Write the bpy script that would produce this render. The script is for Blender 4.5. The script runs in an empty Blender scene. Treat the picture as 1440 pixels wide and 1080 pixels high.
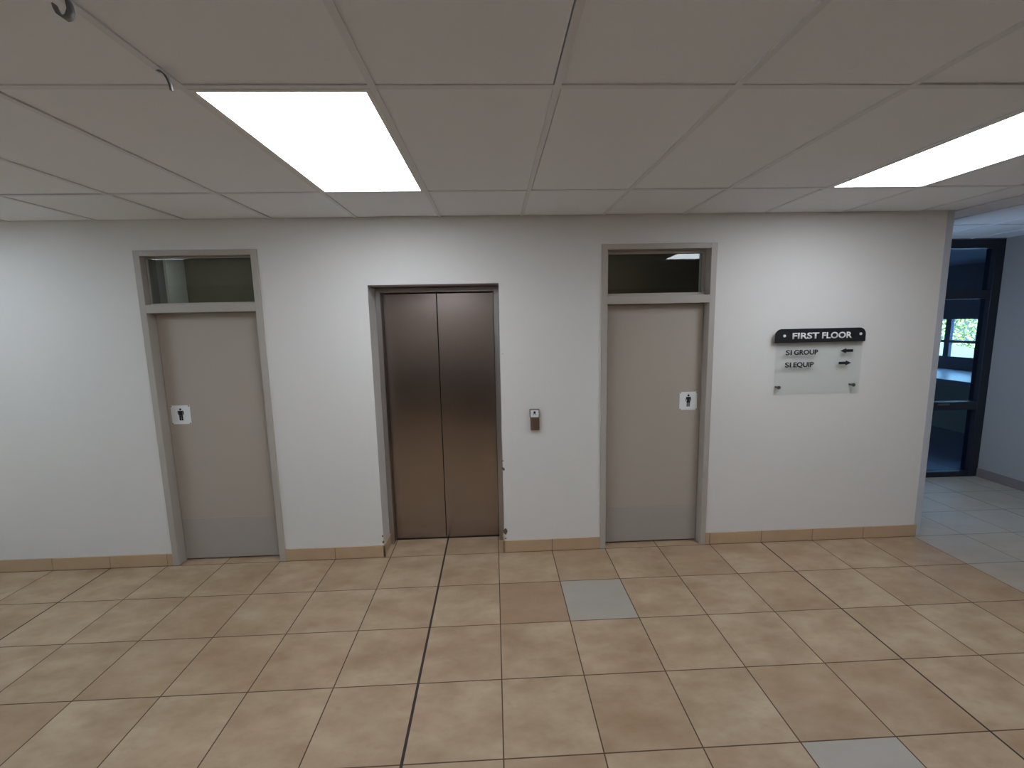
import bpy, bmesh, math, random
from mathutils import Vector, Matrix
random.seed(7)
S = bpy.context.scene
COL = S.collection

# ------------------------------------------------------------------ camera, world, sun, exposure
cam_d = bpy.data.cameras.new('camera')
cam = bpy.data.objects.new('camera', cam_d); COL.objects.link(cam)
cam_d.sensor_fit = 'HORIZONTAL'; cam_d.sensor_width = 36.0
cam_d.lens = 36.0 * 634.05 / 1440.0
cam_d.clip_start = 0.05; cam_d.clip_end = 200
YAW, PITCH, ROLL = 0.0386, -0.1389, -0.0204
def cam_matrix():
    cy, sy, cp, sp = math.cos(YAW), math.sin(YAW), math.cos(PITCH), math.sin(PITCH)
    cr, sr = math.cos(ROLL), math.sin(ROLL)
    f = Vector((sy*cp, cy*cp, sp)); r0 = Vector((cy, -sy, 0)); u0 = r0.cross(f)
    r = cr*r0 + sr*u0; u = -sr*r0 + cr*u0
    m = Matrix((r, u, -f)).transposed().to_4x4()
    m.translation = Vector((0.438, -3.433, 1.859))
    return m
cam.matrix_world = cam_matrix()
S.camera = cam

S.view_settings.view_transform = 'Standard'
S.view_settings.look = 'None'
S.view_settings.gamma = 1.0
S.view_settings.use_curve_mapping = False
S.view_settings.exposure = 0.0

PANEL = 11.1            # radiance of the ceiling light panels
DAY_CORRIDOR = 23.0    # daylight through the window in the corridor, behind the free end of the lift wall
FILL_LEFT = 20.0        # cool fill through a window added, unseen, in the left end wall
world = bpy.data.worlds.new('world'); S.world = world; world.use_nodes = True
wn = world.node_tree.nodes; wn['Background'].inputs[0].default_value = (0.62, 0.80, 1.0, 1); wn['Background'].inputs[1].default_value = 1.6
sun_d = bpy.data.lights.new('sun', 'SUN'); sun_d.energy = 45.0; sun_d.angle = 0.01; sun_d.color = (1, 0.96, 0.88)
sun = bpy.data.objects.new('sun', sun_d); COL.objects.link(sun)
sun.rotation_euler = Vector((0.55, 0.35, -0.75)).to_track_quat('-Z', 'Y').to_euler()
def area(name, loc, size, size_y, direction, power, color):
    d = bpy.data.lights.new(name, 'AREA'); d.shape = 'RECTANGLE'; d.size = size; d.size_y = size_y
    d.energy = power; d.color = color
    o = bpy.data.objects.new(name, d); COL.objects.link(o); o.location = loc
    o.rotation_euler = Vector(direction).to_track_quat('-Z', 'Y').to_euler()
    return o
area('daylight_corridor', (3.82, 0.72, 1.45), 0.66, 1.5, (1, -0.15, -0.45), DAY_CORRIDOR, (0.50, 0.70, 1.0))
area('fill_left', (-6.85, -2.6, 1.4), 2.0, 1.9, (1, 0, 0), FILL_LEFT, (0.26, 0.56, 1.0))  # bluish fill behind the added left window, tints the left wall
area('daylight_hall', (9.3, 4.6, 1.5), 3.4, 1.0, (-1, -0.15, -0.25), 120.0, (0.33, 0.58, 1.0))
area('restroom_fill_right', (1.6, 0.75, 2.58), 0.3, 0.3, (0, 0, -1), 0.9, (1.0, 0.93, 0.80))  # unseen fill added to brighten the right restroom
area('restroom_fill', (-2.2, 0.75, 2.58), 0.3, 0.3, (0, 0, -1), 1.6, (0.92, 1.0, 0.95))  # unseen fill added to light the white pier

# ------------------------------------------------------------------ materials
def srgb(r, g, b):
    f = lambda c: (c/255/12.92) if c/255 <= 0.04045 else ((c/255+0.055)/1.055)**2.4
    return (f(r), f(g), f(b), 1)
class NT:
    def __init__(s, name):
        s.m = bpy.data.materials.new(name); s.m.use_nodes = True; s.t = s.m.node_tree
        s.b = s.t.nodes['Principled BSDF']; s.out = s.t.nodes['Material Output']
    def n(s, typ, **k):
        x = s.t.nodes.new(typ)
        for a, v in k.items(): setattr(x, a, v)
        return x
    def l(s, a, b): s.t.links.new(a, b)
    def math(s, op, a, b=None, c=None):
        x = s.n('ShaderNodeMath', operation=op)
        for i, v in enumerate((a, b, c)):
            if v is None: continue
            if isinstance(v, (int, float)): x.inputs[i].default_value = v
            else: s.l(v, x.inputs[i])
        return x.outputs[0]
    def mix(s, f, a, b):
        x = s.n('ShaderNodeMix', data_type='RGBA')
        for i, v in ((0, f), (6, a), (7, b)):
            if isinstance(v, (int, float)): x.inputs[i].default_value = v
            elif isinstance(v, tuple): x.inputs[i].default_value = v
            else: s.l(v, x.inputs[i])
        return x.outputs[2]
    def noise(s, vec, scale, detail=4, rough=0.55):
        x = s.n('ShaderNodeTexNoise'); x.inputs['Scale'].default_value = scale
        x.inputs['Detail'].default_value = detail; x.inputs['Roughness'].default_value = rough
        if vec is not None: s.l(vec, x.inputs['Vector'])
        return x
def paint(name, col, rough=0.5, metal=0.0, var=0.06, scale=3.0, bump=0.0, bscale=60, spec=0.5, coat=0.0):
    k = NT(name); g = k.n('ShaderNodeTexCoord')
    nz = k.noise(g.outputs['Object'], scale)
    a = tuple(c*(1-var) for c in col[:3]) + (1,); b = tuple(min(1, c*(1+var)) for c in col[:3]) + (1,)
    k.l(k.mix(nz.outputs['Fac'], a, b), k.b.inputs['Base Color'])
    k.b.inputs['Roughness'].default_value = rough; k.b.inputs['Metallic'].default_value = metal
    k.b.inputs['Specular IOR Level'].default_value = spec
    if bump:
        n2 = k.noise(g.outputs['Object'], bscale, 3)
        bp = k.n('ShaderNodeBump'); bp.inputs['Strength'].default_value = bump; bp.inputs['Distance'].default_value = 0.002
        k.l(n2.outputs['Fac'], bp.inputs['Height']); k.l(bp.outputs['Normal'], k.b.inputs['Normal'])
    return k.m
def glass(name, tint, ior=1.5):
    k = NT(name); k.t.nodes.remove(k.b)
    tr = k.n('ShaderNodeBsdfTransparent'); tr.inputs[0].default_value = tint
    gl = k.n('ShaderNodeBsdfGlossy'); gl.inputs['Roughness'].default_value = 0.0
    fr = k.n('ShaderNodeFresnel'); gm = k.n('ShaderNodeNewGeometry')
    k.l(k.math('ADD', ior, k.math('MULTIPLY', gm.outputs['Backfacing'], 1.0/ior - ior)), fr.inputs[0])   # thin pane: same reflectance from both faces
    mx = k.n('ShaderNodeMixShader'); k.l(fr.outputs[0], mx.inputs[0]); k.l(tr.outputs[0], mx.inputs[1]); k.l(gl.outputs[0], mx.inputs[2])
    k.l(mx.outputs[0], k.out.inputs[0]); return k.m
def emitter(name, col, strength):
    k = NT(name); k.t.nodes.remove(k.b)
    e = k.n('ShaderNodeEmission'); e.inputs[0].default_value = col; e.inputs[1].default_value = strength
    k.l(e.outputs[0], k.out.inputs[0]); return k.m

T = 0.435
def floor_tiles():
    k = NT('floor_tiles'); g = k.n('ShaderNodeNewGeometry'); sp = k.n('ShaderNodeSeparateXYZ')
    k.l(g.outputs['Position'], sp.inputs[0]); X, Y = sp.outputs[0], sp.outputs[1]
    u = k.math('DIVIDE', X, T); v = k.math('DIVIDE', Y, T)
    iu = k.math('FLOOR', u); iv = k.math('FLOOR', v)
    fu = k.math('SUBTRACT', u, iu); fv = k.math('SUBTRACT', v, iv)
    du = k.math('MINIMUM', fu, k.math('SUBTRACT', 1.0, fu)); dv = k.math('MINIMUM', fv, k.math('SUBTRACT', 1.0, fv))
    # wider movement joints: every sixth line across the hall
    ru = k.math('ROUND', u); six = k.math('SUBTRACT', k.math('DIVIDE', ru, 6.0), k.math('ROUND', k.math('DIVIDE', ru, 6.0)))
    isj = k.math('LESS_THAN', k.math('ABSOLUTE', six), 0.01)
    mid = k.math('MULTIPLY', isj, k.math('LESS_THAN', k.math('ABSOLUTE', ru), 0.5))
    wu = k.math('ADD', k.math('ADD', 0.0068, k.math('MULTIPLY', isj, 0.0040)), k.math('MULTIPLY', mid, 0.005))
    gu = k.math('LESS_THAN', du, wu); gv = k.math('LESS_THAN', dv, 0.0066)
    grout = k.math('MAXIMUM', gu, gv)
    joint = k.math('MULTIPLY', gu, isj)
    cb = k.n('ShaderNodeCombineXYZ'); k.l(iu, cb.inputs[0]); k.l(iv, cb.inputs[1])
    wn_ = k.n('ShaderNodeTexWhiteNoise', noise_dimensions='2D'); k.l(cb.outputs[0], wn_.inputs['Vector'])
    # cloudy stone print, shifted per tile
    off = k.n('ShaderNodeVectorMath', operation='MULTIPLY_ADD'); k.l(wn_.outputs['Color'], off.inputs[0])
    off.inputs[1].default_value = (40, 40, 40); k.l(g.outputs['Position'], off.inputs[2])
    st = k.n('ShaderNodeVectorMath', operation='MULTIPLY'); k.l(off.outputs[0], st.inputs[0]); st.inputs[1].default_value = (1.0, 1.7, 1)
    n1 = k.noise(st.outputs[0], 3.2, 5, 0.6); n2 = k.noise(st.outputs[0], 14, 5, 0.65)
    cl = k.n('ShaderNodeMapRange'); k.l(n1.outputs['Fac'], cl.inputs[0]); cl.inputs[1].default_value = 0.30; cl.inputs[2].default_value = 0.72
    base = k.mix(cl.outputs[0], srgb(156, 129, 101), srgb(188, 167, 140))
    pk = k.noise(st.outputs[0], 2.1, 3, 0.5)
    pm = k.n('ShaderNodeMapRange'); k.l(pk.outputs['Fac'], pm.inputs[0]); pm.inputs[1].default_value = 0.52; pm.inputs[2].default_value = 0.75
    base = k.mix(k.math('MULTIPLY', pm.outputs[0], 0.30), base, srgb(176, 138, 112))
    fine = k.n('ShaderNodeMapRange'); k.l(n2.outputs['Fac'], fine.inputs[0]); fine.inputs[1].default_value = 0.56; fine.inputs[2].default_value = 0.75
    base = k.mix(k.math('MULTIPLY', fine.outputs[0], 0.28), base, srgb(144, 116, 89))
    hue = k.math('MULTIPLY', k.math('SUBTRACT', wn_.outputs['Value'], 0.40), 0.55)
    base = k.mix(k.math('MAXIMUM', hue, 0.0), base, srgb(149, 116, 85))
    def cell(a, b):
        return k.math('MULTIPLY', k.math('COMPARE', iu, float(a), 0.1), k.math('COMPARE', iv, float(b), 0.1))
    grey = k.math('MAXIMUM', cell(2, -2), cell(4, -5))
    # cool daylight patch on the corridor floor, painted in as greyer whole tiles
    corr_light = k.math('MULTIPLY', k.math('GREATER_THAN', iu, 8.5), k.math('GREATER_THAN', iv, -2.5))
    grey = k.math('MAXIMUM', grey, k.math('MULTIPLY', corr_light, k.math('ADD', 0.65, k.math('MULTIPLY', wn_.outputs['Value'], 0.3))))
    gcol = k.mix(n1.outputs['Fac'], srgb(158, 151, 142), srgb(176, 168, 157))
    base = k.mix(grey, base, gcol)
    base = k.mix(k.math('MULTIPLY', cell(1, -2), 0.55), base, srgb(149, 116, 86))
    gc = k.mix(k.math('MULTIPLY', corr_light, 0.6), k.mix(joint, srgb(82, 62, 46), srgb(56, 42, 40)), srgb(140, 134, 128))  # corridor grout greyed as part of the painted daylight patch
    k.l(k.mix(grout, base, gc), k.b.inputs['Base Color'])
    k.l(k.math('ADD', 0.42, k.math('ADD', k.math('MULTIPLY', n2.outputs['Fac'], 0.12), k.math('MULTIPLY', grout, 0.4))), k.b.inputs['Roughness'])
    bp = k.n('ShaderNodeBump'); bp.inputs['Strength'].default_value = 0.35; bp.inputs['Distance'].default_value = 0.003
    k.l(k.math('SUBTRACT', k.math('MULTIPLY', n1.outputs['Fac'], 0.15), grout), bp.inputs['Height']); k.l(bp.outputs['Normal'], k.b.inputs['Normal'])
    return k.m
def skirting_tile():
    k = NT('skirting_tile'); g = k.n('ShaderNodeNewGeometry')
    n1 = k.noise(g.outputs['Position'], 5, 5, 0.6); n2 = k.noise(g.outputs['Position'], 1.1, 2)
    c = k.mix(n1.outputs['Fac'], srgb(180, 151, 119), srgb(202, 178, 148))
    c = k.mix(k.math('MULTIPLY', n2.outputs['Fac'], 0.35), c, srgb(174, 141, 108))
    k.l(c, k.b.inputs['Base Color']); k.b.inputs['Roughness'].default_value = 0.45
    return k.m
def brushed(name, col, r0, r1, aniso=0.6, horiz=False):
    k = NT(name); g = k.n('ShaderNodeTexCoord')
    sc = k.n('ShaderNodeVectorMath', operation='MULTIPLY'); k.l(g.outputs['Object'], sc.inputs[0])
    sc.inputs[1].default_value = (2, 2, 260) if horiz else (260, 260, 1.2)
    n1 = k.noise(sc.outputs[0], 1.0, 3)
    big = k.noise(g.outputs['Object'], 1.4, 3)
    a = tuple(c*0.9 for c in col[:3]) + (1,)
    k.l(k.mix(n1.outputs['Fac'], a, col), k.b.inputs['Base Color'])
    k.b.inputs['Metallic'].default_value = 1.0
    mr = k.n('ShaderNodeMapRange'); k.l(big.outputs['Fac'], mr.inputs[0]); mr.inputs[3].default_value = r0; mr.inputs[4].default_value = r1
    k.l(mr.outputs[0], k.b.inputs['Roughness'])
    bp = k.n('ShaderNodeBump'); bp.inputs['Strength'].default_value = 0.04; bp.inputs['Distance'].default_value = 0.001
    k.l(n1.outputs['Fac'], bp.inputs['Height']); k.l(bp.outputs['Normal'], k.b.inputs['Normal'])
    return k.m

M_wall = paint('wall_paint', srgb(222, 219, 215), 0.62, var=0.025, scale=1.3, bump=0.10, bscale=45)
M_plaster = paint('chipped_plaster', srgb(92, 86, 80), 0.9, var=0.4, scale=60)
M_ceil = paint('ceiling_board', srgb(230, 233, 239), 0.85, var=0.02, scale=2, bump=0.08, bscale=140)
M_grid = paint('ceiling_grid_paint', srgb(218, 220, 225), 0.6, var=0.02)
M_void = paint('ceiling_void', srgb(40, 38, 36), 0.9)
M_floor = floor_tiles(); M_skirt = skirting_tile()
M_grout = paint('skirting_grout', srgb(92, 72, 56), 0.9)
M_frame = paint('frame_paint', srgb(176, 169, 160), 0.42, var=0.03, bump=0.05)
M_leaf = paint('door_paint', srgb(176, 166, 154), 0.45, var=0.02, scale=1.2, bump=0.04, bscale=25)
M_kick = paint('kick_plate_paint', srgb(168, 161, 153), 0.38, var=0.02, scale=1.5)
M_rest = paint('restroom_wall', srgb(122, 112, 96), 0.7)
M_white = paint('white_plastic', srgb(232, 234, 234), 0.35, var=0.01)
M_black = paint('black_print', srgb(20, 22, 30), 0.45)
M_greyp = paint('grey_print', srgb(92, 94, 100), 0.5)
M_screw = paint('screw_steel', srgb(120, 116, 112), 0.35, metal=0.9)
M_steel = brushed('brushed_steel', srgb(166, 153, 146), 0.20, 0.30)
M_steelf = brushed('steel_frame', srgb(186, 182, 180), 0.24, 0.34)
M_dark = paint('dark_gap', srgb(26, 22, 20), 0.8)
M_panel = emitter('light_diffuser', (0.905, 0.975, 1.065, 1), PANEL)
M_panel_dim = emitter('light_diffuser_dim', (0.80, 0.965, 1.11, 1), PANEL*0.78)  # dimmer, bluer output for the far left panel
M_lframe = paint('light_frame', srgb(225, 225, 222), 0.5, var=0.01)
M_glass = glass('window_glass', (0.80, 0.84, 0.82, 1))
M_acryl = glass('acrylic_panel', (0.975, 0.990, 0.985, 1), 1.49)
M_tint = glass('dark_tinted_glass', (0.74, 0.84, 0.92, 1), 1.5)
M_navy = paint('dark_frame_metal', srgb(28, 32, 44), 0.45, var=0.08)
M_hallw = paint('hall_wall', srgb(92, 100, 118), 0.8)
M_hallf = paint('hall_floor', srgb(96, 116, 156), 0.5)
M_cnt = paint('counter_top', srgb(176, 190, 205), 0.35, var=0.1, scale=6)
M_cntf = paint('counter_front', srgb(176, 190, 170), 0.6)
M_hook = paint('grey_metal', srgb(112, 114, 114), 0.55, metal=0.3)
M_leafg = paint('foliage', srgb(176, 206, 140), 0.5, var=0.5, scale=4)
M_bank = paint('bank_soil', srgb(110, 128, 118), 0.9, var=0.25, scale=5)
M_back = paint('rear_wall', srgb(58, 50, 45), 0.7)
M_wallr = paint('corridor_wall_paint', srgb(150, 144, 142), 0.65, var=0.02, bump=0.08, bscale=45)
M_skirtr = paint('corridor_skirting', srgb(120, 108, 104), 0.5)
M_corner = paint('corner_strip', srgb(196, 200, 208), 0.4, var=0.02)
M_soffit = paint('soffit_strip_paint', srgb(86, 66, 62), 0.6)
M_refl_dark = paint('reflection_dark_paint', srgb(48, 39, 34), 0.6)
M_backup = paint('rear_wall_upper', srgb(190, 178, 170), 0.7)
M_btn = brushed('button_steel', srgb(176, 158, 144), 0.3, 0.4)

# ------------------------------------------------------------------ mesh helpers
def obj(name, bm, mat, parent=None, smooth=False):
    me = bpy.data.meshes.new(name); bm.normal_update(); bm.to_mesh(me); bm.free()
    for m in (mat if isinstance(mat, (list, tuple)) else [mat]): me.materials.append(m)
    if smooth:
        for p in me.polygons: p.use_smooth = True
    o = bpy.data.objects.new(name, me); COL.objects.link(o)
    if parent: o.parent = parent
    return o
def origin(o, p):
    p = Vector(p); o.data.transform(Matrix.Translation(-p)); o.location = p; return o
def empty(name, loc):
    o = bpy.data.objects.new(name, None); COL.objects.link(o); o.location = loc; o.empty_display_size = 0.1; return o
def tag(o, label=None, cat=None, group=None, kind=None):
    for k_, v in (('label', label), ('category', cat), ('group', group), ('kind', kind)):
        if v: o[k_] = v
    return o
def box(bm, x0, x1, y0, y1, z0, z1, bev=0.0, mi=0):
    vs = [bm.verts.new((x, y, z)) for z in (z0, z1) for y in (y0, y1) for x in (x0, x1)]
    q = [(0, 2, 3, 1), (4, 5, 7, 6), (0, 1, 5, 4), (2, 6, 7, 3), (0, 4, 6, 2), (1, 3, 7, 5)]
    fs = [bm.faces.new([vs[i] for i in f]) for f in q]
    for f in fs: f.material_index = mi
    if bev:
        es = list({e for f in fs for e in f.edges})
        bmesh.ops.bevel(bm, geom=es, offset=bev, segments=2, affect='EDGES', profile=0.5)
    return bm
def B(*a, **k): return box(bmesh.new(), *a, **k)
def prism(bm, pts, a0, a1, axis='z', mi=0):
    """polygon pts extruded; axis z: pts are (x,y); axis y: pts are (x,z); axis x: pts are (y,z)"""
    mk = {'z': lambda p, a: (p[0], p[1], a), 'y': lambda p, a: (p[0], a, p[1]), 'x': lambda p, a: (a, p[0], p[1])}[axis]
    lo = [bm.verts.new(mk(p, a0)) for p in pts]; hi = [bm.verts.new(mk(p, a1)) for p in pts]
    n = len(pts); fs = [bm.faces.new(lo), bm.faces.new(hi[::-1])]
    for i in range(n): fs.append(bm.faces.new((lo[i], hi[i], hi[(i+1) % n], lo[(i+1) % n])))
    for f in fs: f.material_index = mi
    bmesh.ops.recalc_face_normals(bm, faces=fs)
    return bm
def cyl(bm, c, r, a0, a1, axis='y', n=20, mi=0):
    pts = [(c[0]+r*math.cos(2*math.pi*i/n), c[1]+r*math.sin(2*math.pi*i/n)) for i in range(n)]
    return prism(bm, pts, a0, a1, axis, mi)
def local(bm, o):
    """move world-space geometry into the frame of its parent"""
    bmesh.ops.translate(bm, verts=bm.verts, vec=-Vector(o.location)); return bm
def part(name, bm, mat, root, smooth=False):
    base = root
    off = Vector((0, 0, 0))
    while base is not None: off += Vector(base.location); base = base.parent
    bmesh.ops.translate(bm, verts=bm.verts, vec=-off)
    return obj(name, bm, mat, root, smooth)
def struct(name, bm, mat, label=None, cat=None):
    o = obj(name, bm, mat); tag(o, label, cat, kind='structure'); return o

H = 2.62                      # ceiling height
WF = 0.013                    # face of the lift wall
XL, XR, YB = -6.5, 5.90, -5.2 # hall extents
XE = 3.93                     # free end of the lift wall
YG = 1.34                     # glazed screen

# ------------------------------------------------------------------ floor
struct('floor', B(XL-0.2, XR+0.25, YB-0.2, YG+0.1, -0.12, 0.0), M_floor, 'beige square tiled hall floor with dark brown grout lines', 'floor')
# ------------------------------------------------------------------ lift wall
LD, RD, LF = (-2.130, -1.260), (1.262, 2.140), (-0.485, 0.485)
DT, LT = 2.412, 2.142
bm = bmesh.new(); WT = 0.30
for x0, x1, z0 in ((XL, LD[0], 0), (LD[0], LD[1], DT), (LD[1], LF[0], 0), (LF[0], LF[1], LT), (LF[1], RD[0], 0), (RD[0], RD[1], DT)):
    box(bm, x0, x1, WF, WT, z0, H+0.03)
r = 0.07
arc = [(XE, WF), (XE+0.060, WF+0.012), (XE+0.068, WF+0.020), (XE+r, WF+0.034)]
prism(bm, [(RD[1], WF)] + arc + [(XE+r, WT), (RD[1], WT)], 0, H+0.03)
bc = bmesh.new(); arc2 = [(XE-0.004, WF-0.002), (XE+0.060, WF+0.0105), (XE+0.0695, WF+0.019), (XE+r+0.0015, WF+0.034), (XE+r+0.0015, WF+0.06), (XE+r, WF+0.06)]
prism(bc, arc2 + arc[::-1] + [(XE-0.004, WF)], 0.0, H-0.004)
struct('trim_2', bc, M_corner, 'grey strip on the outer corner of the lift wall', 'corner guard')  # bluish grey strip laid over the outer corner
wall = struct('wall_front', bm, M_wall, 'white plastered wall holding the lift and both restroom doors', 'wall')
# little knocks out of the plaster at the lift corners
def chip(name, cx, cz, w, h, y=WF):
    b = bmesh.new(); n = 9
    pts = []
    for i in range(n):
        a = 2*math.pi*i/n; q = random.uniform(0.6, 1.0)
        pts.append((cx + w*q*math.cos(a), cz + h*q*math.sin(a)))
    prism(b, pts, y-0.0012, y+0.004, 'y')
    return part(name, b, M_plaster, wall)
for cx, cz, w, h in ((0.494, 0.175, 0.024, 0.036), (0.489, 0.70, 0.014, 0.017), (0.487, 0.765, 0.006, 0.007), (-0.490, 0.175, 0.008, 0.010), (-0.488, 0.125, 0.008, 0.014), (0.495, 0.115, 0.008, 0.008), (0.504, 1.612, 0.004, 0.004)):
    chip('plaster_chip', cx, cz, w, h)
# rest of the block behind the wall: lift shaft and restrooms
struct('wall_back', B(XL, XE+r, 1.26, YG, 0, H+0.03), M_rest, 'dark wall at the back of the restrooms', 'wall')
bm = bmesh.new(); CW = (0.34, 1.10, 0.60, 2.25)     # window hidden behind the end of the lift wall
x0, x1 = XE-0.07, XE+r
box(bm, x0, x1, CW[1], 1.26, 0, H+0.03); box(bm, x0, x1, WT, CW[0], 0, H+0.03)
box(bm, x0, x1, CW[0], CW[1], 0, CW[2]); box(bm, x0, x1, CW[0], CW[1], CW[3], H+0.03)
struct('wall_corridor', bm, M_wall, 'white corridor wall behind the free end of the lift wall', 'wall')
w2 = tag(empty('window_2', (XE-0.01, 0.72, CW[2])), 'window in the corridor wall hidden behind the end of the lift wall', 'window', kind='structure')
bm = bmesh.new()
for y0, y1, z0, z1 in ((CW[0], CW[1], CW[2], CW[2]+0.03), (CW[0], CW[1], CW[3]-0.03, CW[3]), (CW[0], CW[0]+0.03, CW[2], CW[3]), (CW[1]-0.03, CW[1], CW[2], CW[3])):
    box(bm, XE-0.04, XE+0.01, y0, y1, z0, z1)
part('window_frame', bm, M_navy, w2)
part('pane', B(XE-0.018, XE-0.012, CW[0]+0.02, CW[1]-0.02, CW[2]+0.02, CW[3]-0.02), M_glass, w2)
bm = bmesh.new()
for x in (-0.75, 0.65, -3.3, 2.6): box(bm, x, x+0.1, WT, 1.26, 0, H+0.03)
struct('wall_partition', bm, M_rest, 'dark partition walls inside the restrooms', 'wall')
struct('wall_pier', B(-2.83, -2.59, 1.0, 1.26, 0, H), M_wall, 'white pier seen through the pane over the left restroom door', 'wall')
# outer walls of the hall
W3 = (-3.6, -1.6, 0.45, 2.4)
def wall_with_added_window(x0, x1):
    b = bmesh.new()
    box(b, x0, x1, YB, W3[0], 0, H+0.03); box(b, x0, x1, W3[1], WT, 0, H+0.03)
    box(b, x0, x1, W3[0], W3[1], 0, W3[2]); box(b, x0, x1, W3[0], W3[1], W3[3], H+0.03)
    return b
struct('wall_left', wall_with_added_window(XL-0.2, XL), M_wall, 'white left end wall of the hall', 'wall')
w3 = tag(empty('added_window_3', (XL-0.1, -2.6, W3[2])), 'wide dark framed window, added unseen in the left end wall for cool fill light', 'window', kind='structure')
bm = bmesh.new()
for y0, y1, z0, z1 in ((W3[0], W3[1], W3[2], W3[2]+0.05), (W3[0], W3[1], W3[3]-0.05, W3[3]), (W3[0], W3[0]+0.05, W3[2], W3[3]), (W3[1]-0.05, W3[1], W3[2], W3[3]), (-2.625, -2.575, W3[2], W3[3])):
    box(bm, XL-0.13, XL-0.07, y0, y1, z0, z1)
part('window_frame', bm, M_navy, w3)  # frame of the added left window
part('pane', B(XL-0.103, XL-0.097, W3[0]+0.03, W3[1]-0.03, W3[2]+0.03, W3[3]-0.03), M_glass, w3)  # pane of the added left window
bm = bmesh.new(); box(bm, XL-0.2, XR+0.2, YB-0.2, YB, 0, 1.2); box(bm, XL-0.2, XR+0.2, YB-0.2, YB, 1.2, H+0.03, mi=1)
struct('wall_rear', bm, [M_back, M_backup], 'rear wall of the hall with a dark lower half, facing the lift', 'wall')
struct('wall_reflection_dark', B(-0.30, 2.6, -3.95, -3.83, 0, 1.05), M_refl_dark, 'low dark wall added behind the view to darken the lift door reflection', 'wall')  # unseen wall, added for the dark area mirrored in the lift doors
struct('wall_right', B(XR, XR+0.2, YB, YG, 0, H+0.03), M_wallr, 'grey right wall of the corridor beside the glazed screen', 'wall')

# ------------------------------------------------------------------ skirting
def skirt_run(bm, x0, x1, y0=0.001, y1=WF, h=0.099):
    cuts = [x0] + [k_*T for k_ in range(-16, 14) if x0+0.03 < k_*T < x1-0.03] + [x1]
    for a, b in zip(cuts, cuts[1:]):
        box(bm, a+(0.002 if a != x0 else 0), b-(0.002 if b != x1 else 0), y0, y1, 0.002, h, bev=0.0015)
    box(bm, x0, x1, y0+0.003, y1, 0, h-0.003, mi=1)
bm = bmesh.new()
skirt_run(bm, XL, LD[0]); skirt_run(bm, LD[1], LF[0]+0.012); skirt_run(bm, LF[1]-0.008, RD[0]); skirt_run(bm, RD[1], XE+0.006)
box(bm, LF[0]-0.001, LF[0]+0.011, 0.001, 0.215, 0.002, 0.099, bev=0.0015)        # return into the lift recess
box(bm, LF[1]-0.010, LF[1]+0.001, 0.001, 0.215, 0.002, 0.099, bev=0.0015)
box(bm, XE+0.0, XE+0.011, 0.003, WF+0.002, 0.002, 0.099, bev=0.0015)
struct('baseboard_front', bm, [M_skirt, M_grout], 'beige tile skirting along the foot of the lift wall', 'skirting')
bm = bmesh.new(); box(bm, XR-0.012, XR, YB, YG-0.05, 0.0, 0.099, bev=0.0015)
struct('baseboard_right', bm, M_skirtr, 'brown tile skirting along the right corridor wall', 'skirting')

# ------------------------------------------------------------------ ceiling
PX = [0.67 + 0.605*i for i in range(-12, 10)]
PY = [-0.63 - 1.2*i for i in range(6)] ; PYs = sorted(PY + [0.57])
LIGHTS = [(-1, -0.63), (4, -0.63), (-6, -0.63), (-1, -3.03), (7, -3.03)]   # (cell right of column index, far edge); last two are added, unseen fill panels
xs = [XL] + [x for x in PX if XL+0.05 < x < XR-0.05] + [XR]
light_cells = []
col0 = lambda k_: 0.67 + 0.605*k_
for k_, yf in LIGHTS: light_cells.append((col0(k_-1) if k_ < 0 else col0(k_-1), yf))
bm = bmesh.new(); bg = bmesh.new()
ys = [YB] + [y for y in PYs if YB+0.05 < y] + [YG]
def cells():
    for i in range(len(xs)-1):
        for j in range(len(ys)-1):
            x0, x1, y0, y1 = xs[i], xs[i+1], ys[j], ys[j+1]
            if y0 >= 0 :
                if x1 <= XE+r+0.01: continue
                x0 = max(x0, XE+r)
                yield x0, x1, y0, y1
            elif y1 > 0:
                if x1 <= XE+r: yield x0, x1, y0, WF
                elif x0 < XE+r:
                    yield x0, XE+r, y0, WF; yield XE+r, x1, y0, y1
                else: yield x0, x1, y0, y1
            else: yield x0, x1, y0, y1
def is_light(x0, y1): return any(abs(x0-a) < 0.02 and abs(y1-b) < 0.02 for a, b in light_cells)
for x0, x1, y0, y1 in cells():
    if is_light(x0, y1): continue
    g = [random.choice((0.004, 0.010, 0.012, 0.0125, 0.016)) for _ in range(4)]   # overlap on the bars, some tiles sit short
    d = random.uniform(0.004, 0.007)
    box(bm, x0+g[0], x1-g[1], y0+g[2], y1-(0.006 if abs(y1-WF) < 1e-6 else g[3]), H+d, H+d+0.012)
box(bm, XL-0.2, XR+0.25, YB-0.2, YG+0.05, H+0.06, H+0.2, mi=1)
struct('ceiling', bm, [M_ceil, M_void], 'off-white suspended ceiling of rectangular lay-in tiles', 'ceiling')
bw = 0.012
for x in xs[1:-1]:
    box(bg, x-bw, x+bw, YB, WF if x < XE+r else YG, H, H+0.055)
for y in ys[1:-1]:
    a = XL if y < 0 else XE+r
    for xa, xb in zip(xs, xs[1:]):
        if xb <= a: continue
        box(bg, max(xa+bw, a), xb-bw, y-bw, y+bw, H+0.0006, H+0.055)
struct('trim_1', bg, M_grid, 'painted metal grid bars of the suspended ceiling', 'ceiling grid')

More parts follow.
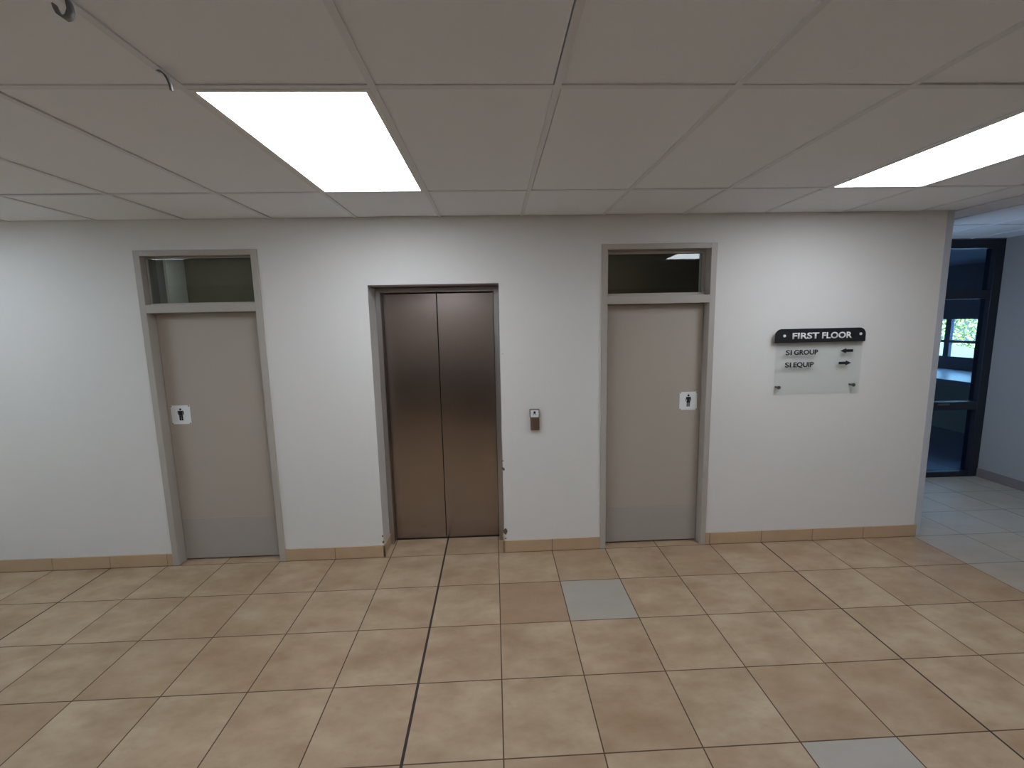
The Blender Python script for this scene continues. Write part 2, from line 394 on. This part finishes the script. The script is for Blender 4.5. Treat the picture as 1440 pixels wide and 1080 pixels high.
# ceiling light panels
def light(x0, yf, label):
    x1, y0 = x0+0.605, yf-1.2
    M_p = M_panel_dim if x0 < -3 else M_panel
    t = tag(empty('ceiling_light', ((x0+x1)/2, (y0+yf)/2, H)), label, 'ceiling light', 'panel lights in the ceiling')
    a0, a1, b0, b1 = x0+bw, x1-bw, y0+bw, yf-bw; f = 0.016
    b = bmesh.new()
    for q in ((a0, a1, b0, b0+f), (a0, a1, b1-f, b1), (a0, a0+f, b0+f, b1-f), (a1-f, a1, b0+f, b1-f)):
        box(b, q[0], q[1], q[2], q[3], H-0.001, H+0.03)
    part('frame', b, M_lframe, t)
    part('diffuser', B(a0+f, a1-f, b0+f, b1-f, H+0.002, H+0.02), M_p, t)
    return t
labs = ['white rectangular light panel glowing in the ceiling in front of the lift', 'white rectangular light panel glowing in the ceiling above the directory sign, at right edge',
        'white ceiling light panel nearest the left end wall', 'unseen ceiling light panel added behind for fill, in line with the lift', 'unseen ceiling light panel added behind for fill, near the right wall']
for (x0, yf), l_ in zip(light_cells, labs): light(x0, yf, l_)

# curled metal clips hanging from the grid
def hook(loc, path, w, label):
    b = bmesh.new(); th = 0.0016; n = len(path); prev = None
    for i, (x, z) in enumerate(path):
        c = Vector((x, 0, z)); p0, p1 = path[max(i-1, 0)], path[min(i+1, n-1)]
        tn = Vector((p1[0]-p0[0], 0, p1[1]-p0[1])).normalized(); nn = Vector((-tn.z, 0, tn.x))
        ww = w*(0.35 + 0.65*math.sin(math.pi*(0.12+0.76*i/(n-1))))
        ring = [b.verts.new(c + nn*th*s_ + Vector((0, ww*q_, 0))) for s_, q_ in ((-1, -1), (-1, 1), (1, 1), (1, -1))]
        if prev:
            for q_ in range(4): b.faces.new((prev[q_], prev[(q_+1) % 4], ring[(q_+1) % 4], ring[q_]))
        else: b.faces.new(ring)
        prev = ring
    b.faces.new(prev[::-1])
    bmesh.ops.recalc_face_normals(b, faces=b.faces)
    o = obj('ceiling_hook', b, M_hook, None, True); o.location = loc
    return tag(o, label, 'hook', 'curled metal hooks on the ceiling grid')
quarter = [(0.036*math.sin(t), 0.001 - 0.056*(1-math.cos(t))) for t in [i*math.pi/2/10 for i in range(11)]]
hook((-0.546, -1.928, H), quarter, 0.009, 'small curled grey metal hook beside the ceiling light panel in front of the lift')
curl = [(0.0, 0.002), (0.010, -0.012), (0.017, -0.028), (0.019, -0.044), (0.013, -0.057), (0.003, -0.060), (-0.007, -0.053), (-0.013, -0.041), (-0.016, -0.030)]
hook((-0.520, -2.262, H), curl, 0.010, 'curled grey metal hook on the ceiling at the top left edge of the view')

# ------------------------------------------------------------------ restroom doors
RC = 0.085      # how far leaf and pane sit back from the frame face
def restroom_door(name, x0, x1, kick, sash, label):
    d = tag(empty(name, ((x0+x1)/2, 0, 0)), label, 'door', kind='structure')
    f = 0.046; y0, y1 = 0.0, 0.16; ZB0, ZB1 = 1.968, 2.029
    b = bmesh.new()
    for a0, a1 in ((x0, x0+f), (x1-f, x1)): box(b, a0, a1, y0, y1, 0.0, DT, bev=0.004)
    box(b, x0+f-0.003, x1-f+0.003, y0+0.0005, y1, DT-0.040, DT, bev=0.003)
    box(b, x0+f-0.003, x1-f+0.003, y0+0.0005, y1, ZB0, ZB1, bev=0.003)
    for a0, a1 in ((x0+f-0.002, x0+f+0.014), (x1-f-0.014, x1-f+0.002)): box(b, a0, a1, RC+0.045, y1, 0, ZB0)   # stop
    part('door_frame', b, M_frame, d)
    leaf = part('door_leaf', B(x0+f+0.003, x1-f-0.003, RC, RC+0.042, 0.012, ZB0-0.004, bev=0.002), M_leaf, d)
    part('kick_plate', B(x0+f+0.004, x1-f-0.004, RC-0.0018, RC+0.004, 0.016, kick, bev=0.0008), M_kick, leaf)
    s = 0.022 if sash else 0.010
    b = bmesh.new(); a0, a1, z0, z1 = x0+f+0.001, x1-f-0.001, ZB1+0.001, DT-0.041
    yy = RC if sash else 0.05
    for q in ((a0, a1, z0, z0+s), (a0, a1, z1-s, z1), (a0, a0+s, z0+s, z1-s), (a1-s, a1, z0+s, z1-s)):
        box(b, q[0], q[1], yy, yy+0.035, q[2], q[3], bev=0.002)
    sh = part('transom_sash', b, M_frame, d)
    b = B(a0+s-0.002, a1-s+0.002, yy+0.012, yy+0.017, z0+s-0.002, z1-s+0.002)
    if sash:                                   # this pane leans back a little in its sash
        for v in b.verts:
            if v.co.z > (z0+z1)/2: v.co.y += 0.0055
    part('pane', b, M_glass, sh)
    return d
restroom_door('door_1', *LD, 0.352, False, 'taupe restroom door with a dark pane over it, left of the lift')
restroom_door('door_2', *RD, 0.318, True, 'taupe restroom door with a dark pane over it, between the lift and the directory sign')

def figure(kind, s):
    """toilet pictogram in (x, z), height s, centred on 0"""
    shapes = []
    k_ = s
    head = [(0.085*k_*math.cos(2*math.pi*i/16), 0.415*k_ + 0.085*k_*math.sin(2*math.pi*i/16)) for i in range(16)]
    if kind == 'man':
        body = [(-0.20, .29), (.20, .29), (.235, .25), (.235, -.02), (.16, -.02), (.16, .19), (.14, .19), (.14, -.5), (.015, -.5), (.015, -.06), (-.015, -.06), (-.015, -.5), (-.14, -.5), (-.14, .19), (-.16, .19), (-.16, -.02), (-.235, -.02), (-.235, .25)]
        legs = []
    else:
        body = [(-.18, .29), (.18, .29), (.22, .10), (.23, -.06), (.19, -.08), (.15, .08), (.135, .15), (.11, .03), (.16, -.17), (-.16, -.17), (-.11, .03), (-.135, .15), (-.15, .08), (-.19, -.08), (-.23, -.06), (-.21, .10)]
        legs = [[(-.13, -.17), (-.015, -.17), (-.015, -.5), (-.13, -.5)], [(.015, -.17), (.13, -.17), (.13, -.5), (.015, -.5)]]
    sc = lambda P: [(x*k_, z*k_) for x, z in P]
    return [head, sc(body)], [sc(l_) for l_ in legs]
def restroom_sign(cx, cz, kind, label, blue):
    y = RC; w, h = 0.072, 0.0735
    t = tag(empty('restroom_sign', (cx, y, cz)), label, 'sign')
    part('plate', B(cx-w, cx+w, y-0.003, y, cz-h, cz+h, bev=0.0012), M_white, t)
    a, l_ = figure(kind, 0.100 if kind == 'woman' else 0.095)
    b = bmesh.new()
    for P in a: prism(b, [(x+cx, z+cz+0.004) for x, z in P], y-0.0042, y-0.0028, 'y')
    for P in l_: prism(b, [(x+cx, z+cz+0.004) for x, z in P], y-0.0040, y-0.0028, 'y', 1)
    part('pictogram', b, [M_black, M_greyp], t)
    for sx in (-1, 1):
        for sz in (-1, 1):
            b = bmesh.new(); cyl(b, (cx+sx*(w-0.006), cz+sz*(h-0.006)), 0.0045, y-0.0058, y-0.0025, n=12)
            part('screw', b, M_screw, t)
restroom_sign(-1.986, 1.193, 'man', 'small white plate with a black man pictogram on the left restroom door', 1)
restroom_sign(1.991, 1.193, 'woman', 'small white plate with a black woman pictogram on the right restroom door', 0)

# ------------------------------------------------------------------ lift
lift = tag(empty('elevator', (0, 0.25, 0)), 'brushed steel lift doors, closed, in a recess between the two restroom doors', 'elevator')
FJ = 0.040; YF, YD = 0.215, 0.290
b = bmesh.new()
for a0, a1 in ((LF[0]+0.001, LF[0]+FJ), (LF[1]-FJ, LF[1]-0.001)): box(b, a0, a1, YF, YD+0.07, 0.0, LT-0.001, bev=0.003)
box(b, LF[0]+FJ-0.002, LF[1]-FJ+0.002, YF+0.001, YD+0.07, 2.098, LT-0.001, bev=0.003)
part('door_frame', b, M_steelf, lift)
part('soffit_strip', B(LF[0]+0.001, LF[1]-0.001, WF+0.004, YF+0.002, LT-0.012, LT-0.0005), M_soffit, lift)  # dark strip added under the head of the lift recess
part('shaft_backing', B(LF[0]+0.02, LF[1]-0.02, YD+0.05, YD+0.06, 0.0, 2.12), M_dark, lift)
for a0, a1 in ((LF[0]+FJ+0.002, -0.0165), (-0.0115, LF[1]-FJ-0.002)):
    b = B(a0, a1, YD, YD+0.03, 0.010, 2.092, bev=0.0025)
    part('door_panel', b, M_steel, lift)
part('door_sill', B(LF[0]+FJ, LF[1]-FJ, YD-0.004, YD+0.05, 0.0005, 0.005), M_dark, lift)

# call button station
cb = tag(empty('call_button', (0.742, WF, 1.01)), 'lift call button box with a white floor display, on the wall right of the lift', 'call button')
hs = part('housing', B(0.707, 0.777, -0.016, WF, 1.012, 1.112, bev=0.003), M_btn, cb)
b = B(0.703, 0.777, -0.020, WF, 1.113, 1.178, bev=0.003)
part('display_housing', b, M_screw, cb)
part('display', B(0.7085, 0.7715, -0.0218, -0.0195, 1.1175, 1.1735, bev=0.0005), M_white, cb)
b = bmesh.new()
cyl(b, (0.740, 1.156), 0.0095, -0.0228, -0.0215, n=14)
prism(b, [(0.727, 1.136), (0.731, 1.136), (0.741, 1.146), (0.749, 1.136), (0.753, 1.136), (0.744, 1.150), (0.736, 1.150)], -0.0228, -0.0215, 'y')
part('emblem', b, M_black, cb)
b = bmesh.new(); cyl(b, (0.742, 1.062), 0.014, -0.0175, -0.0155, n=24)
part('push_button', b, M_btn, cb)

# ------------------------------------------------------------------ directory sign
sg = tag(empty('directory_sign', (2.968, WF, 1.5)), 'clear acrylic directory board with a black FIRST FLOOR header and arrows, on the wall', 'sign')
YS = -0.022
def rounded_top(x0, x1, z0, z1, rad):
    p = [(x0, z0)]
    p += [(x0+rad-rad*math.cos(a), z1-rad+rad*math.sin(a)) for a in [i*math.pi/2/8 for i in range(9)]]
    p += [(x1-rad+rad*math.sin(a), z1-rad+rad*math.cos(a)) for a in [i*math.pi/2/8 for i in range(9)]]
    p += [(x1, z0)]
    return p
b = bmesh.new(); prism(b, rounded_top(2.606, 3.326, 1.648, 1.755, 0.052), YS-0.008, YS-0.003, 'y')
hd = part('header_plate', b, M_black, sg)
part('acrylic_panel', B(2.622, 3.312, YS-0.003, YS+0.003, 1.240, 1.70, bev=0.0008), M_acryl, sg)
def text(name, s, x, z, width, height, y, mat, parent, bold=0.02, thick=0.001):
    cu = bpy.data.curves.new(name, 'FONT'); cu.body = s; cu.size = 1.0; cu.extrude = 0.0; cu.offset = bold
    cu.resolution_u = 4
    o = bpy.data.objects.new(name + '_tmp', cu); COL.objects.link(o)
    dg = bpy.context.evaluated_depsgraph_get(); dg.update()
    me = bpy.data.meshes.new_from_object(o.evaluated_get(dg))
    bpy.data.objects.remove(o); bpy.data.curves.remove(cu)
    b = bmesh.new(); b.from_mesh(me); bpy.data.meshes.remove(me)
    x0 = min(v.co.x for v in b.verts); x1 = max(v.co.x for v in b.verts); z0 = min(v.co.y for v in b.verts); z1 = max(v.co.y for v in b.verts)
    for v in b.verts:
        v.co = Vector((x + (v.co.x-x0)/(x1-x0)*width, 0, z - height/2 + (v.co.y-z0)/(z1-z0)*height))
    for f in b.faces:
        f.normal_update()
        if f.normal.y > 0: f.normal_flip()
    ret = bmesh.ops.extrude_face_region(b, geom=list(b.faces))
    vs = [g_ for g_ in ret['geom'] if isinstance(g_, bmesh.types.BMVert)]
    for v in b.verts: v.co.y = y
    for v in vs: v.co.y = y - thick
    bmesh.ops.recalc_face_normals(b, faces=b.faces)
    return part(name, b, mat, parent)
for w_, x_, wd in (('FIRST', 2.742, 0.211), ('FLOOR', 2.977, 0.239)): text('lettering', w_, x_, 1.700, wd, 0.049, YS-0.0079, M_white, hd, 0.028)
for w_, x_, wd in (('SI', 2.700, 0.049), ('GROUP', 2.766, 0.192)): text('lettering', w_, x_, 1.572, wd, 0.040, YS-0.0029, M_black, sg, 0.024 if w_ == 'SI' else 0.034)
for w_, x_, wd in (('SI', 2.700, 0.049), ('EQUIP', 2.767, 0.163)): text('lettering', w_, x_, 1.476 - (0.0035 if w_ == 'EQUIP' else 0), wd, 0.047 if w_ == 'EQUIP' else 0.040, YS-0.0029, M_black, sg, 0.024 if w_ == 'SI' else 0.034)
def arrow(x0, x1, z, left):
    hw, sh, L = 0.020, 0.0105, 0.046
    P = [(x0, z), (x0+L, z+hw), (x0+L, z+sh), (x1, z+sh), (x1, z-sh), (x0+L, z-sh), (x0+L, z-hw)]
    if not left: P = [(x0+x1-a, c) for a, c in P][::-1]
    b = bmesh.new(); prism(b, P, YS-0.0040, YS-0.0029, 'y'); part('arrow', b, M_black, sg)
arrow(3.136, 3.238, 1.577, True); arrow(3.130, 3.232, 1.481, False)
for x, z, top in ((2.678, 1.702, 1), (3.284, 1.706, 1), (2.660, 1.300, 0), (3.262, 1.306, 0)):
    b = bmesh.new(); cyl(b, (x, z), 0.0075, YS+0.003, WF, n=16); cyl(b, (x, z), 0.0105 if top else 0.0135, YS-(0.0115 if top else 0.0105), YS-(0.0078 if top else 0.0028), n=18)
    part('standoff', b, M_white if top else M_screw, sg)

# ------------------------------------------------------------------ glazed screen at the corridor's end
gd = tag(empty('door_3', (4.94, YG, 0)), 'dark framed glazed screen closing the far end of the corridor', 'door', kind='structure')
b = bmesh.new(); X0, X1 = XE+r, XR
for x0, x1 in ((X0, X0+0.07), (4.85, 4.95), (5.80, X1)): box(b, x0, x1, YG-0.05, YG+0.05, 0, H-0.005, bev=0.003)
for z0, z1 in ((0.0, 0.062), (0.775, 0.865), (1.995, 2.085), (2.525, H-0.005)): box(b, X0+0.06, 5.81, YG-0.045, YG+0.045, z0, z1, bev=0.003)
part('door_frame', b, M_navy, gd)
for x0, x1 in ((X0+0.07, 4.85), (4.95, 5.80)):
    for z0, z1 in ((0.062, 0.775), (0.865, 1.995), (2.085, 2.525)):
        part('pane', B(x0-0.005, x1+0.005, YG-0.003, YG+0.003, z0-0.005, z1+0.005), M_tint, gd)
part('pull_handle', B(5.34, 5.47, YG-0.062, YG-0.044, 0.835, 0.852, bev=0.003), M_screw, gd)
struct('wall_header', B(X0, XR+0.2, YG-0.05, YG+0.1, H-0.004, H+0.2), M_hallw, 'dark strip above the glazed screen', 'wall')

# ------------------------------------------------------------------ hall beyond the glass
HX, HY = 9.0, 9.0
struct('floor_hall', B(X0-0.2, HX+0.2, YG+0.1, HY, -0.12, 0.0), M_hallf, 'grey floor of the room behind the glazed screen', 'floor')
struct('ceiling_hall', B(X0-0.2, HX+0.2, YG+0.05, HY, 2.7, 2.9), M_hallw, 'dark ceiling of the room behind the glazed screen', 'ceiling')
bm = bmesh.new()
WY0, WY1, WZ0, WZ1 = 2.6, 6.6, 1.0, 1.755
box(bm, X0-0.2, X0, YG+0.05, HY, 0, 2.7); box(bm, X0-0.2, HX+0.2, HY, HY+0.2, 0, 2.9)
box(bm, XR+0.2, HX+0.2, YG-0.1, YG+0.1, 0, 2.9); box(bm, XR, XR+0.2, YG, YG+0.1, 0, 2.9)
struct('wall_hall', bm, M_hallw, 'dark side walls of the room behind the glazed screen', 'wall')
bm = bmesh.new()
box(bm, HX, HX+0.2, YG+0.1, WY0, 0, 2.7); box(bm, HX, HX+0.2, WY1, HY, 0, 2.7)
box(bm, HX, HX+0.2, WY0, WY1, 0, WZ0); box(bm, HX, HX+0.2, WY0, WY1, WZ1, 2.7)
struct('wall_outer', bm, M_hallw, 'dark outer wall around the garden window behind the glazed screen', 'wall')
w1 = tag(empty('window_1', (HX+0.05, 4.6, WZ0)), 'bright window onto green foliage, seen through the glazed screen', 'window', kind='structure')
b = bmesh.new()
n = 0; y = 4.29 - 0.56*3
while y < WY1:
    box(b, HX+0.02, HX+0.08, y-0.10, y, WZ0, WZ1); y += 0.56
for z0, z1 in ((WZ0, WZ0+0.03), (1.29, 1.335), (WZ1-0.03, WZ1)): box(b, HX+0.021, HX+0.079, WY0, WY1, z0, z1)
part('window_frame', b, M_hallw, w1)
part('pane', B(HX+0.047, HX+0.053, WY0, WY1, WZ0, WZ1), M_glass, w1)
ct = tag(empty('counter', (8.3, 4.5, 0)), 'long pale blue counter under the garden window, seen through the glazed screen', 'counter')
part('worktop', B(7.6, HX-0.01, 2.2, 7.6, 0.72, 0.80, bev=0.004), M_cnt, ct)
part('front_panel', B(7.66, 7.70, 2.25, 7.55, 0.0, 0.72), M_cntf, ct)
# outside
struct('ground', B(HX+0.2, 24, -8, 20, -0.2, -0.05), M_bank, 'bare ground outside the garden window', 'ground')
b = bmesh.new(); prev = None
for i in range(24):
    y = 2.5 + i*0.4
    hgt = 0.60 + 0.17*(y-5.5) + random.uniform(-0.03, 0.03)
    row = [b.verts.new((x, y, z)) for x, z in ((10.6, -0.1), (11.0, hgt*0.8+0.2), (11.5, hgt+0.25), (12.3, hgt), (13, -0.1))]
    if prev:
        for q_ in range(4): b.faces.new((prev[q_], row[q_], row[q_+1], prev[q_+1]))
    prev = row
struct('ground_bank', b, M_bank, 'grey green earth bank outside the garden window', 'ground')
b = bmesh.new()
for i in range(9000):
    c = Vector((random.uniform(12.4, 13.4), random.uniform(5.4, 9.2), random.uniform(0.3, 2.9)))
    n_ = Vector((random.gauss(-0.5, 0.5), random.gauss(-0.3, 0.5), random.gauss(0.5, 0.5))).normalized()
    u_ = n_.orthogonal().normalized(); u_.rotate(Matrix.Rotation(random.random()*6.28, 3, n_)); v_ = n_.cross(u_)
    s_ = random.uniform(0.02, 0.05)
    b.faces.new([b.verts.new(c + u_*s_*a_ + v_*s_*0.55*d_ + n_*s_*e_) for a_, d_, e_ in ((-1, 0, 0), (0, -1, 0.15), (1, 0, 0), (0, 1, 0.15))])
hg = obj('hedge', b, M_leafg); tag(hg, 'sunlit green hedge outside the garden window behind the glazed screen', 'hedge', kind='stuff')
